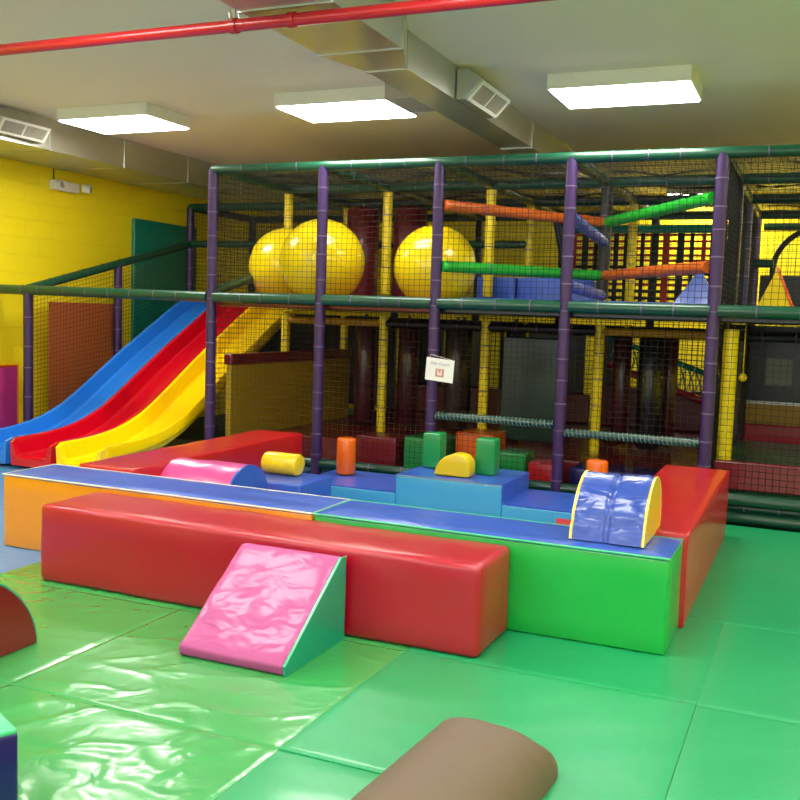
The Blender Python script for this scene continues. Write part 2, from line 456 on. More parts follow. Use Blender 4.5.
floor_mat(-.9, EX, 5.2, 6.35, mg, 'emerald floor mat right of the red side beam, middle one', .0018, 13)
floor_mat(-.9, EX, 6.35, 7.84, mg, 'emerald floor mat at the foot of the climbing frame', .0018, 14)
lb = V['lblue']
floor_mat(-6.1, AX, 2.6, 5.3, lb, 'pale blue floor mat at the left edge beside the orange block', .003, 15)
floor_mat(-8.2, -6.1, 2.6, 6.6, lb, 'pale blue floor mat near the left wall', .003, 16, n=30)
floor_mat(-8.2, -4.5, 6.6, 9.3, lb, 'pale blue floor mat under the slide ends', .003, 17, n=40)
floor_mat(-6.1, -4.5, 5.3, 6.6, lb, 'pale blue floor mat in front of the slides', .003, 18, n=40)
floor_mat(-4.45, -.9, 5.2, 7.85, V['blue'], 'royal blue mat inside the ring of foam blocks', .002, 19, n=30, z=.0)

# ---------------------------------------------------------------- foam blocks
def cushion(x0, x1, y0, y1, z0, z1, bev=.025, amp=.006, seed=0, n=14):
    """soft rectangular block whose faces bulge a little"""
    t = bmesh.new()
    bmesh.ops.create_cube(t, size=1)
    for v in t.verts: v.co = Vector(((x0+x1)/2+v.co.x*(x1-x0), (y0+y1)/2+v.co.y*(y1-y0), (z0+z1)/2+v.co.z*(z1-z0)))
    bmesh.ops.bevel(t, geom=t.edges[:]+t.verts[:], offset=bev, segments=3, affect='EDGES', profile=.5)
    big = [e for e in t.edges if e.calc_length() > .12]
    L = lambda a: min(30, max(3, int(a/.09)))
    for ax in range(3):
        es = [e for e in t.edges if e.calc_length() > .1 and abs((e.verts[1].co-e.verts[0].co).normalized()[ax]) > .9]
        if es:
            bmesh.ops.subdivide_edges(t, edges=es, cuts=L(es[0].calc_length()), use_grid_fill=True)
    cx, cy, cz = (x0+x1)/2, (y0+y1)/2, (z0+z1)/2
    t.normal_update()
    for v in t.verts:
        d = [abs(v.co.x-cx)/(x1-x0)*2, abs(v.co.y-cy)/(y1-y0)*2, abs(v.co.z-cz)/(z1-z0)*2]
        nn = v.normal
        if v.co.z < z0+.002: continue
        k = noise.noise(v.co*4+Vector((seed, 0, 0)))*amp
        v.co = v.co + nn*k
    return t
def piping(pts, m, parent, r=.006, label=None):
    obj('piping', polytube(pts, r, n=6), m, parent, label)

# long red beam in front
t = thing('foam_beam', (-2.6, 4.28, 0), 'long red foam beam lying in front, its right end nearest the camera', 'foam block')
obj('cushion', cushion(-3.91, -1.32, 4.04, 4.505, .0, .435, bev=.03, amp=.008, seed=1), V['redd'], t, smooth=60)

# orange + green/blue blocks
def capped_block(x0, x1, y0, y1, h, side_m, label, cordm, name='foam_block'):
    t = thing(name, ((x0+x1)/2, (y0+y1)/2, 0), label, 'foam block')
    obj('side_cover', cushion(x0, x1, y0, y1, 0, h-.012, bev=.015, amp=.004, seed=x0), side_m, t, smooth=60)
    def f(x, y):
        e = min(x-x0, x1-x, y-y0, y1-y)
        return .008*min(1, max(0, e)/.05)+.006*noise.noise(Vector((x*2.2+y*1.5, y*7-x*2, 3)))*min(1, max(0, e)/.06)
    obj('top_cover', sheet(x0+.004, x1-.004, y0+.004, y1-.004, h-.02, h-.006, 60, 16, f), V['blue'], t, label='royal blue top cover', smooth=60)
    z = h-.008
    piping([(x0, y1, z), (x0, y0, z), (x1, y0, z), (x1, y1, z), (x0, y1, z)], cordm, t, .006)
    return t
capped_block(-4.665, -2.445, 4.512, 4.965, .47, V['orange'], 'orange foam block with a royal blue top, behind the long red beam', V['cord'])
capped_block(-2.435, -.56, 4.512, 4.965, .47, V['green'], 'bright green foam block with a royal blue top, at the front right corner', V['mint'])

# red beams at the sides
t = thing('foam_beam', (-.77, 6.2, 0), 'red foam beam at the right running back to the climbing frame', 'foam block')
obj('cushion', cushion(-.995, -.535, 4.975, 7.40, 0, .49, bev=.012, amp=.004, seed=3), V['red'], t, smooth=60)
t = thing('foam_beam', (-4.25, 6.2, 0), 'red foam beam at the left running back beside the yellow slide', 'foam block')
obj('cushion', rotz(cushion(-4.50, -4.065, 4.985, 7.33, 0, .485, bev=.012, amp=.004, seed=4), .02, (-4.25, 6.2, 0)), V['red'], t, smooth=60)

# pink wedge
t = thing('foam_wedge', (-2.25, 3.75, 0), 'pink foam wedge with teal sides leaning against the long red beam', 'foam wedge')
prof = [(3.455, 0), (4.0, 0), (4.0, .40), (3.95, .405), (3.445, .045)]
b = prism(prof, 'X', -2.53, -1.99, bev=.012)
bmesh.ops.subdivide_edges(b, edges=[e for e in b.edges if e.calc_length() > .3], cuts=14, use_grid_fill=True)
for v in b.verts:
    if v.co.z > .06 and v.co.y < 3.95:
        k = noise.noise(Vector((v.co.x*7, v.co.y*9, 1)))
        v.co += Vector((0, -.55, .83))*(.010*k)
obj('slope_cover', b, V['pink'], t, smooth=50)
for xa, xb in ((-1.991, -1.978),):
    obj('side_panel', prism(prof, 'X', xa, xb), V['teal'], t, 'teal side panel')
piping([(-1.98, 3.445, .045), (-1.98, 3.95, .404), (-1.98, 4.0, .402)], V['mint'], t, .004)

# blue and yellow arch
t = thing('foam_arch', (-.87, 4.86, .47), 'shiny blue half-round cushion with yellow ends on the green block', 'foam arch')
def dome(c, w, h, z0, n=28, sk=0, p=.8): return [(c+w/2*math.cos(PI*i/n)+sk*math.sin(PI*i/n), z0+h*math.sin(PI*i/n)**p) for i in range(n+1)]
def dome_shell(xa, xb, prof, nx, amp, seed, pinch=None):
    t_ = bmesh.new(); rows = []
    for i in range(nx+1):
        x = xa+(xb-xa)*i/nx; row = []
        for k, (y, z) in enumerate(prof):
            f = 1
            if pinch is not None: f -= .045*math.exp(-((x-pinch)/.012)**2)
            e = min(1, min(i, nx-i)/3)
            cy = sum(p[0] for p in prof)/len(prof); z0 = prof[0][1]
            dn = noise.noise(Vector((x*6+seed, y*16, z*16)))*amp*e*min(1, (z-z0)*12)
            row.append(t_.verts.new((x, cy+(y-cy)*f*(1+dn), z0+(z-z0)*f*(1+dn))))
        rows.append(row)
    for A, B in zip(rows, rows[1:]):
        for j in range(len(A)): t_.faces.new((A[j], A[(j+1) % len(A)], B[(j+1) % len(A)], B[j]))
    t_.faces.new(rows[0]); t_.faces.new(rows[-1][::-1])
    return t_
pf = dome(4.865, .50, .295, .478, sk=.06, p=.95)
obj('cover', dome_shell(-1.05, -.712, pf, 40, .06, 2, pinch=-.885), V['bluew'], t, smooth=60)
for xa, xb in ((-.713, -.70), (-1.062, -1.049)):
    obj('end_panel', prism(pf, 'X', xa, xb), V['yellow'], t, 'yellow end panel')
for x in (-.703, -1.06):
    piping([(x, y, z) for y, z in pf], V['cordy'], t, .0045)

# pink half round inside ring
t = thing('foam_arch', (-3.6, 5.45, 0), 'pink half-round cushion with blue ends behind the blue topped block', 'foam arch')
pf = [(5.45-.33, .001), (5.45+.33, .001)]
pf = dome(5.5, .56, .36, .14)
pf = [(5.5+.28, .002)] + pf + [(5.5-.28, .002)]
obj('cover', dome_shell(-4.05, -3.49, pf, 30, .02, 5), V['pinks'], t, smooth=60)
for xa, xb in ((-3.491, -3.475),):
    obj('end_panel', prism(pf, 'X', xa, xb), V['blue'], t, 'blue end panel')
# blue block behind it with yellow roll
tag(obj('foam_block', cushion(-4.0, -3.28, 5.86, 6.36, .002, .325, bev=.015, amp=.003), V['blue'], smooth=60), 'low blue foam block carrying the yellow roll', 'foam block')
def cyl_foam(c, axis, r, L, m, label, name='foam_roll', cat='foam roll'):
    prof = [(0, -L/2), (r-.02, -L/2), (r-.006, -L/2+.006), (r, -L/2+.02), (r, L/2-.02), (r-.006, L/2-.006), (r-.02, L/2), (0, L/2)]
    b = uv_lathe(0, 0, prof, 28)
    if axis != 'Z':
        bmesh.ops.rotate(b, verts=b.verts, cent=(0, 0, 0), matrix=Matrix.Rotation(PI/2, 3, 'Y'))
        if axis != 'X': bmesh.ops.rotate(b, verts=b.verts, cent=(0, 0, 0), matrix=Matrix.Rotation(axis, 3, 'Z'))
    bmesh.ops.translate(b, verts=b.verts, vec=Vector(c))
    return tag(obj(name, b, m, smooth=50), label, cat)
cyl_foam((-3.62, 6.2, .326+.082), -.04, .082, .30, V['yellow'], 'yellow foam roll lying on the low blue block')
cyl_foam((-3.78, 7.58, .118+.163), 'Z', .085, .326, V['og'], 'orange foam cylinder standing on the blue step, left of the green boxes', 'foam_cylinder', 'foam cylinder')
cyl_foam((-1.555, 7.62, .118+.163), 'Z', .085, .326, V['og'], 'orange foam cylinder mostly hidden behind the blue and yellow half-round cushion', 'foam_cylinder', 'foam cylinder')

# blue/cyan step unit
t = thing('foam_step', (-2.6, 7.4, 0), 'cyan fronted foam step with royal blue tops and a raised middle', 'foam step')
YS = 7.07
def step_seg(x0, x1, h, n):
    obj('step_front', cushion(x0, x1, YS, 7.83, .002, h-.01, bev=.01, amp=.002), V['cyan'], t, smooth=60)
    obj('step_top', sheet(x0+.003, x1-.003, YS+.003, 7.827, h-.018, h-.006, 20, 10, lambda x, y: .005+.004*noise.noise(Vector((x*5, y*5, 2)))), V['blue'], t, label='royal blue top', smooth=60)
step_seg(-3.98, -3.07, .115, 0); step_seg(-3.07, -2.17, .26, 1); step_seg(-2.17, -1.05, .115, 2)
obj('step_cheek', prism([(YS+.002, .11), (7.82, .11), (7.82, .25), (YS+.002, .25)], 'X', -2.175, -2.166), V['blue'], t, 'blue side of the raised step')
piping([(-3.07, YS, .252), (-2.17, YS, .252)], V['lace'], t, .004)

# small shapes on the step
tag(obj('foam_box', cushion(-3.02, -2.86, 7.50, 7.66, .262, .56, bev=.015, amp=.002), V['gbox'], smooth=60), 'upright green foam box left of the yellow half-moon', 'foam block', 'green foam boxes')
tag(obj('foam_box', cushion(-2.52, -2.355, 7.42, 7.58, .262, .56, bev=.015, amp=.002), V['gbox'], smooth=60), 'upright green foam box right of the yellow half-moon', 'foam block', 'green foam boxes')
pf = [(-2.895+.36*i/22, .262+.0) for i in (0,)]
prof = []
for i in range(25):
    a = PI*i/24; u = math.cos(a)
    prof.append((-2.645+.15*u + .045*math.sin(a), .263+.185*math.sin(a)**.75))
tag(obj('foam_half_moon', prism(prof, 'Y', 7.2, 7.36, bev=.014), V['yellow'], smooth=50), 'yellow half-moon foam piece between the two green boxes', 'foam block')
tag(obj('foam_block', prism([(5.35, .002), (5.75, .002), (5.55, .375)], 'X', -1.36, -1.20), V['red'], smooth=50), 'small red foam wedge peeking out left of the blue half-round cushion', 'foam wedge')

# red half disc block at left edge
t = thing('foam_arch', (-3.4, 2.9, 0), 'red half-round block with a green cover, cut by the left edge', 'foam arch')
pf = dome(2.82, .905, .385, .003, 30, p=1.1)
obj('end_panel', prism(pf, 'X', -3.20, -3.18), V['shaded_red'], t, 'red end panel with shade in its colour')
obj('cover', dome_shell(-3.85, -3.20, dome(2.82, .915, .39, .002, 30, p=1.1), 20, .02, 4), V['matl'], t, smooth=60)
piping([(-3.185, y, z) for y, z in pf], V['teal'], t, .007)
# navy corner block
t = thing('foam_block', (-2.25, 1.9, 0), 'navy foam block with mint top, cut by the lower left corner', 'foam block')
ang = -.445
C0 = Vector((-2.01, 2.0, 0))
def rb(x0, x1, y0, y1, z0, z1, bev, m, nm, lb=None):
    b = bx(x0, x1, y0, y1, z0, z1, bev=bev)
    bmesh.ops.rotate(b, verts=b.verts, cent=(0, 0, 0), matrix=Matrix.Rotation(ang, 3, 'Z'))
    bmesh.ops.translate(b, verts=b.verts, vec=C0)
    obj(nm, b, m, t, lb, smooth=50)
rb(-.5, 0, -.5, 0, .002, .33, .012, V['navy'], 'side_cover')
rb(-.497, -.003, -.497, -.003, .322, .342, .008, V['mint'], 'top_cover', 'mint green top cover')

# brown bolster
t = thing('bolster', (-.95, 2.6, 0), 'taupe brown half-round bolster at the bottom of the view', 'bolster')
def bolster():
    b = bmesh.new(); n = 30; L = 1.5; nl = 40; rows = []
    d = Vector((.07, 1, 0)).normalized(); s = Vector((d.y, -d.x, 0))
    end = Vector((-.925, 3.16, 0)); R_, Hh = .22, .215
    for i in range(nl+1):
        q = i/nl; y = -L*(1-q); row = []
        dist = -y
        f = 1 if dist > .10 else math.sqrt(max(0, 1-((.10-dist)/.10)**2))*.45+.55
        for k in range(n+1):
            a = PI*k/n
            w = .013*math.sin(dist*60+4.5*math.cos(a)+.8)*math.exp(-dist*4.5)*(max(0, math.cos(a))**.6)*min(1, math.sin(a)*2.5)*(1 if dist > .04 else dist/.04)
            rr = 1+w*4
            p = end+d*(y*(1+.02*math.cos(a))-.16*math.sin(a)**1.5*max(0, 1-dist/.5)) + s*(R_*math.cos(a)*rr*(.8+.2*f)) + Vector((0, 0, .006+Hh*(math.sin(a)**.85)*rr*f))
            row.append(b.verts.new(p))
        rows.append(row)
    for A, B in zip(rows, rows[1:]):
        for j in range(len(A)): b.faces.new((A[j], A[(j+1) % len(A)], B[(j+1) % len(A)], B[j]))
    b.faces.new(rows[0]); b.faces.new(rows[-1][::-1])
    return b
obj('cover', bolster(), V['brown'], t, smooth=70)

# ---------------------------------------------------------------- slides
RIM = [(6.78, .28), (7.0, .285), (7.2, .295), (7.42, .32), (7.6, .355), (7.78, .41), (7.95, .475), (8.13, .57), (8.34, .69), (8.54, .81), (8.8, .965), (9.1, 1.135), (9.5, 1.35), (9.85, 1.54), (10.1, 1.66), (10.35, 1.74), (10.7, 1.77)]
def slide(x0, x1, m, label):
    t = thing('slide', ((x0+x1)/2, 8.7, 0), label, 'slide', 'slide lanes')
    w = x1-x0; rw = .035; dp = .17
    prof = [(0, -.10), (0, -.012), (.008, 0), (rw-.006, 0), (rw+.006, -.012), (rw+.028, -dp+.02), (rw+.05, -dp), (w-rw-.05, -dp), (w-rw-.028, -dp+.02), (w-rw-.006, -.012), (w-rw+.006, 0), (w-.008, 0), (w, -.012), (w, -.10),
            (w-.012, -.10), (w-rw, -.05), (w-rw-.04, -dp-.02), (rw+.04, -dp-.02), (rw, -.05), (.012, -.10)]
    b = bmesh.new(); rows = []
    # resample path smoothly
    pts = []
    for i in range(len(RIM)-1):
        p0 = RIM[max(i-1, 0)]; p1 = RIM[i]; p2 = RIM[i+1]; p3 = RIM[min(i+2, len(RIM)-1)]
        for k in range(3):
            s = k/3
            f = lambda a, b_, c, d: .5*((2*b_)+(-a+c)*s+(2*a-5*b_+4*c-d)*s*s+(-a+3*b_-3*c+d)*s**3)
            pts.append((f(p0[0], p1[0], p2[0], p3[0]), f(p0[1], p1[1], p2[1], p3[1])))
    pts.append(RIM[-1])
    for i, (y, z) in enumerate(pts):
        a = pts[max(i-1, 0)]; c = pts[min(i+1, len(pts)-1)]
        dy, dz = c[0]-a[0], c[1]-a[1]; L = math.hypot(dy, dz); ny, nz = -dz/L, dy/L
        low = 1
        rows.append([b.verts.new((x0+u, y+ny*v, z+nz*v)) for u, v in prof])
    n = len(prof)
    for A, B in zip(rows, rows[1:]):
        for j in range(n): b.faces.new((A[j], A[(j+1) % n], B[(j+1) % n], B[j]))
    b.faces.new(rows[0][::-1]); b.faces.new(rows[-1])
    obj('chute', b, m, t, smooth=34)
    # end lip closing the lower end down to the floor
    pf = [(x0+.004, .276), (x0+rw, .276), (x0+rw+.05, .14), (x0+rw+.075, .108), (x1-rw-.075, .108), (x1-rw-.05, .14), (x1-rw, .276), (x1-.004, .276), (x1-.02, .03), (x0+.02, .03)]
    b = bmesh.new()
    A = [b.verts.new((x, 6.785, z)) for x, z in pf]; B = [b.verts.new((x*1+((x0+x1)/2-x)*.06, 6.71, .03+(z-.03)*.86)) for x, z in pf]
    for j in range(len(pf)): b.faces.new((A[j], A[(j+1) % len(pf)], B[(j+1) % len(pf)], B[j]))
    b.faces.new(A[::-1]); b.faces.new(B)
    obj('end_lip', b, m, t, smooth=40)
    b = bx(x0+.08, x1-.08, 6.9, 7.5, .002, .09, bev=.01)
    obj('foot', b, V['black'], t)
slide(-7.41, -6.875, V['slideb'], 'blue plastic slide lane, leftmost of the three')
slide(-6.87, -6.325, V['slider'], 'red plastic slide lane in the middle')
slide(-6.32, -5.765, V['slidey'], 'yellow plastic slide lane, rightmost, next to the red beam')

# ---------------------------------------------------------------- climbing frame
F = thing('climbing_frame', (-3.3, 10.2, 0), 'large two-storey indoor climbing frame of padded purple, green and yellow tubes with black netting', 'climbing frame')
T = lambda m: [V[m], V['tie']]
R0 = .052
XS = [-7.85, -5.49, -4.28, -3.13, -1.96, -.77, .42, 1.61]
Y0, Y1, Y2, Y3 = 7.95, 9.4, 10.85, 12.4
ZD, ZT = 1.66, 2.885
def post(x, y, z0, z1, m, r=R0, lb=None, ties=.27): obj('post', tube((x, y, z0), (x, y, z1), r, ties=ties, n=14), T(m), F, lb, smooth=40)
def rail(p, q, m, r=.05, lb=None, ties=.3, name='rail', tm='tie'): obj(name, tube(p, q, r, ties=ties, n=14), [V[m], V[tm]], F, lb, smooth=40)
GT = 'gtube'
# posts, front row
post(-7.85, Y0, 0.0, ZD, 'purple')
for x in XS[1:]: post(x, Y0, 0.0, ZT, 'purple', .049, ties=.2)
post(-7.85, Y1, 0, 2.05, 'purple')
for x in (-5.49, -4.28, -3.13):
    post(x, Y1, .25, 1.52, 'ytube', .05); post(x, Y1, 1.76, ZT-.05, 'ytube', .05)
post(-1.96, Y1, .25, 1.52, 'ytube', .05); post(-1.96, Y1, 1.76, ZT, 'ktube', .06)
post(-.655, 8.3, .36, 1.52, 'ytube', .06, ties=0); post(-.77, Y1, 1.76, ZT, 'ktube', .06)
post(.42, Y1, 0, ZT, 'ktube')
post(-7.85, Y2, 0, ZT, 'purple')
for x, m in zip(XS[1:], ('ytube', 'ktube', 'ytube', 'ytube', 'ntube', 'purple', 'purple')):
    post(x, Y2, .25, ZD-.14, 'ytube' if x < -1 else 'ntube', .05); post(x, Y2, 1.76, ZT, m, .05)
for x, m in zip(XS, ('ktube', 'ktube', 'ktube', 'purple', 'ktube', 'purple', 'purple', 'ktube')):
    post(x, Y3, 0, ZT, m, .05)
# rails
xs_all = [(XS[i], XS[i+1]) for i in range(1, len(XS)-1)]
for a, b_ in xs_all:
    rail((a-.0, Y0, ZT), (b_, Y0, ZT), GT, .046)
    rail((a+.03, Y0, ZD), (b_-.03, Y0, ZD), GT, .052)
    rail((a, Y1, ZT), (b_, Y1, ZT), GT, .05)
    rail((a, Y2, ZT), (b_, Y2, ZT), 'dtube', .05)
    rail((a, Y3, ZT), (b_, Y3, ZT), 'dtube', .05)
    rail((a, Y0+.02, .12), (b_, Y0+.02, .12), 'dtube', .05)
rail((-8.27, Y0, ZD+.02), (-5.54, Y0, ZD), GT, .052)
rail((-7.85, Y2, ZT), (-5.49, Y2, ZT), GT); rail((-7.85, Y3, ZT), (-5.49, Y3, ZT), 'dtube')
for x in XS[1:]:
    rail((x, Y0, ZT), (x, Y1, ZT), GT if x < -2 else 'dtube', .05); rail((x, Y1, ZT), (x, Y2, ZT), 'dtube'); rail((x, Y2, ZT), (x, Y3, ZT), 'dtube')
rail((-7.85, Y2, ZT), (-7.85, Y3, ZT), 'ktube')
for a, b_ in [(-7.85, -5.49)]+xs_all[:4]:
    if a < -4: rail((a, Y2, 2.40), (b_, Y2, 2.40), GT, .045)
rail((-.82, Y3-.1, 2.3), (-.55, Y3-.1, 2.3), 'dtube', .05, ties=0)
rail((.42, 13.9, ZT), (-.77, 13.9, ZT), GT, .05)
# slanted hand rails of the slides
rail((-7.85, Y0, ZD+.03), (-7.85, Y2, 2.40), GT, .048); rail((-5.49, Y0, ZD+.04), (-5.49, Y2, 2.40), GT, .045)
# dark lower beams
for a, b_ in xs_all:
    rail((a, Y1, 1.45), (b_, Y1, 1.45), 'must' if a in (-5.49, -1.96) else 'ktube', .04)
    rail((a, Y2, 1.45), (b_, Y2, 1.45), 'ktube', .06)
# laced low rails
def laced(p, q):
    o = obj('low_rail', tube(p, q, .033, n=14), V['dtube'], F, 'dark green rail wound with pale cord', smooth=40)
    p = Vector(p); q = Vector(q); d = q-p; L = d.length; a, b_ = frame_of(d); n = int(L/.035)
    pts = []
    for i in range(n*8+1):
        s = i/(n*8); an = 2*PI*i/8
        pts.append(p+d*s+(a*math.cos(an)+b_*math.sin(an))*.035)
    obj('lacing', polytube(pts, .0042, n=5), V['lace'], o)
laced((-3.08, Y0, .665), (-2.01, Y0, .665)); laced((-1.91, Y0, .605), (-.82, Y0, .605))
# coloured diagonal bars (a V in plan)
def bar(p, q, m, lb): obj('padded_bar', tube(p, q, .05, ties=.4, n=16), T(m), F, lb, smooth=40)
bar((-3.08, Y0, 2.515), (-1.99, Y1-.05, 2.50), 'otube', 'orange padded bar, upper left arm of the V')
bar((-1.93, Y1-.05, 2.50), (-.83, Y0, 2.54), 'lgtube', 'lime green padded bar, upper right arm of the V')
bar((-3.08, Y0, 1.985), (-1.99, Y1-.05, 1.99), 'lgtube', 'lime green padded bar, lower left arm of the V')
bar((-1.93, Y1-.05, 1.99), (-.83, Y0, 2.005), 'otube', 'orange padded bar, lower right arm of the V')
bar((-1.96, Y0+.06, 2.41), (-1.96, Y1-.06, 2.31), 'btube', 'blue padded bar running back from the post')
bar((-1.96, Y0+.06, 1.84), (-1.96, Y1-.06, 1.80), 'btube', 'blue padded bar just above the deck')
# low tubes, right bay
for z in (.05, .19): rail((-.72, Y0-.05, z), (1.6, Y0-.05, z), 'dtube', .05, ties=0)
# decks
def deck(x0, x1, y0, y1, m, lb, z1=1.62): obj('deck', bx(x0, x1, y0, y1, 1.575, z1, bev=.01), V[m], F, lb)
for i, (a, b_) in enumerate(xs_all):
    m = 'maroon' if i < 2 else 'black'
    deck(a+.02, b_-.02, Y0+.07, Y1-.01, m, 'blue vinyl deck' if m == 'blue' else None)
    deck(a+.02, b_-.02, Y1+.01, Y2-.01, m, None); deck(a+.02, b_-.02, Y2+.01, Y3-.01, 'black', None)
deck(-7.83, -5.51, Y2-.1, Y3, 'blue', 'blue vinyl platform at the top of the slides', 1.615)
obj('deck_mat', bx(-2.93, -.83, Y0+.08, Y1-.02, 1.622, 1.72, bev=.015), V['blue'], F, 'royal blue deck mat')
# ground floor inside
obj('ground_pad', bx(-5.45, -.80, Y1-.6, Y3, -.05, .25, bev=.02), V['maroon'], F, 'maroon padded floor inside')
obj('ground_pad', bx(-.70, 1.6, Y0+.1, Y1+1.2, -.05, .36, bev=.02), V['dgreen'], F, 'green padded floor inside right bay')
obj('front_pad', bx(-.70, 1.6, Y0+.03, Y0+.1, .25, .48, bev=.015), V['maroon'], F, 'maroon padded step edge')
for x0, x1 in ((-7.8, -5.42), (-5.17, -4.70), (-4.43, -4.05), (-3.88, -3.84), (-3.72, -2.74), (-2.60, -2.16), (-2.04, -1.60)):  # black sheets put in to make the rear of the ground storey dark
    obj('rear_shade_panel', bx(x0, x1, Y3-.12, Y3-.06, .25, 1.36), V['black'], F, 'black panel standing in for the darkness at the rear of the ground storey')
for a, b_ in [(-7.85, -5.49)]+xs_all[:5]:
    obj('rear_beam', bx(a+.05, b_-.05, Y3-.14, Y3-.05, 1.36, 1.50, bev=.01), V['black'], F)
# nets
def netp(*c, **k): obj('net_panel', net(*c, **k), V['net'], F)
for i, (a, b_) in enumerate(xs_all):
    if i > 4: continue
    netp((a+.05, Y0, ZD+.05), (b_-.05, Y0, ZD+.05), (a+.05, Y0, ZT-.03), (b_-.05, Y0, ZT-.03))
    netp((a+.05, Y0+.02, .16), (b_-.05, Y0+.02, .16), (a+.05, Y0+.02, ZD-.05), (b_-.05, Y0+.02, ZD-.05))
    netp((a+.05, Y0, ZT), (b_-.05, Y0, ZT), (a+.05, Y1, ZT), (b_-.05, Y1, ZT), sag=.03)
    netp((a+.05, Y1, ZT), (b_-.05, Y1, ZT), (a+.05, Y2, ZT), (b_-.05, Y2, ZT), sag=.03)
    netp((a+.05, Y2, ZT), (b_-.05, Y2, ZT), (a+.05, Y3, ZT), (b_-.05, Y3, ZT), sag=.03)
    netp((a+.05, Y3-.02, .3), (b_-.05, Y3-.02, .3), (a+.05, Y3-.02, ZD-.06), (b_-.05, Y3-.02, ZD-.06), pitch=.06, w=.004)
    netp((a+.05, Y3, ZD), (b_-.05, Y3, ZD), (a+.05, Y3, ZT), (b_-.05, Y3, ZT), pitch=.05)
for x in (-5.49, -.77):
    for ya, yb in ((Y0, Y1), (Y1, Y2), (Y2, Y3)):
        netp((x, ya+.05, ZD+.1), (x, yb-.05, ZD+.1), (x, ya+.05, ZT-.04), (x, yb-.05, ZT-.04))
        netp((x, ya+.05, .3), (x, yb-.05, .3), (x, ya+.05, ZD-.1), (x, yb-.05, ZD-.1))
netp((-.73, Y0+.05, .3), (-.73, Y1, .3), (-.73, Y0+.05, ZT), (-.73, Y1, ZT), pitch=.045)
netp((-7.85, Y0+.03, .02), (-7.85, Y1, .02), (-7.85, Y0+.03, ZD-.02), (-7.85, Y1, 1.96))
netp((-7.85, Y1, .02), (-7.85, Y2, .02), (-7.85, Y1, 1.96), (-7.85, Y2, 2.36))
netp((-7.85, Y2, ZD), (-5.49, Y2, ZD), (-7.85, Y2, ZT), (-5.49, Y2, ZT))
netp((-7.85, Y2, ZD), (-7.85, Y3, ZD), (-7.85, Y2, ZT), (-7.85, Y3, ZT))
netp((-7.85, Y3, .3), (-5.49, Y3, .3), (-7.85, Y3, ZT), (-5.49, Y3, ZT), pitch=.06)
# brown cloth
tag(obj('mesh_cloth', sheet(0, 0.001, 0, 0.001, 0, .001, 1, 1, lambda x, y: 0) if False else bx(-7.96, -7.93, 8.36, 9.44, .0, 1.56, bev=.008), V['clothm']), 'orange brown cloth screen hanging behind the net left of the slides', 'cloth screen')
# yellow side wall along the slides with maroon coping
t = thing('side_wall', (-5.4, 9.4, 0), 'mustard padded low wall with maroon coping behind the net, right of the slides', 'padded wall')
obj('pad', bx(-5.42, -5.36, 8.12, 10.78, .0, .99, bev=.012), V['olive'], t)
obj('coping', bx(-5.44, -5.34, 8.1, 10.8, .99, 1.10, bev=.02), V['maroon'], t, 'maroon coping')

# balls on deck
def ball(x, y, r, label):
    b = bmesh.new(); bmesh.ops.create_uvsphere(b, u_segments=48, v_segments=28, radius=r)
    bmesh.ops.translate(b, verts=b.verts, vec=(x, y, ZD-.043+r))
    tag(obj('play_ball', b, V['ballm'], smooth=True), label, 'ball', 'big yellow balls')
ball(-4.54, 8.45, .422, 'big yellow ball crossed by the second purple post, overlapping another ball')
ball(-5.22, 8.93, .40, 'big yellow ball half hidden at the left of the three')
ball(-3.40, 8.6, .395, 'big yellow ball standing alone near the middle of the upper deck')
# bags
def bag(x, y, r, z0, z1, m, label, grp):
    t = thing('punching_bag', (x, y, z0), label, 'punching bag', grp)
    obj('bag', uv_lathe(x, y, [(0, z0), (r-.03, z0), (r, z0+.03), (r, z1-.03), (r-.03, z1), (0, z1)], 24), m, t, smooth=50)
    obj('strap', tube((x, y, z1-.002), (x, y, z1+.045), .02, n=8), V['black'], t)
bag(-5.07, 10.45, .19, 1.64, 2.80, V['maroon'], 'maroon upright bag on the upper deck behind the balls, left one', 'maroon bags')
bag(-4.46, 10.45, .19, 1.64, 2.80, V['maroon'], 'maroon upright bag on the upper deck beside the middle yellow post', 'maroon bags')
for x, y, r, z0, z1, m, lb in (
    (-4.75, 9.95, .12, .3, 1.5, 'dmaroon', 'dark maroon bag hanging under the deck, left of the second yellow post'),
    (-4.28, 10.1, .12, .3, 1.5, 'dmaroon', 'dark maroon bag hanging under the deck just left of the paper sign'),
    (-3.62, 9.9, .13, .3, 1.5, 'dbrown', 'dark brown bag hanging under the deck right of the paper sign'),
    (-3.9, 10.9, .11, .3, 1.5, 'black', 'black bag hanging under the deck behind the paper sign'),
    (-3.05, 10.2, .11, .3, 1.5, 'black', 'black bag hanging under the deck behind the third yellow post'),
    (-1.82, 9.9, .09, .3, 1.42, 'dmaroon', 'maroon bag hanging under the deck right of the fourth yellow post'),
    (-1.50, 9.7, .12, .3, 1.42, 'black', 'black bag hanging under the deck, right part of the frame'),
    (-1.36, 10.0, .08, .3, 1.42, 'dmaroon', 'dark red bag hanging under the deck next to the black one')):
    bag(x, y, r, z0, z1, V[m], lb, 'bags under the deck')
# dark green curtain
tag(obj('pad_curtain', bx(-2.98, -2.38, 9.52, 9.58, .3, 1.36, bev=.015), vinyl('dark_bottle_green_vinyl', '#14392c')), 'dark green padded curtain hanging under the deck between yellow posts', 'curtain')
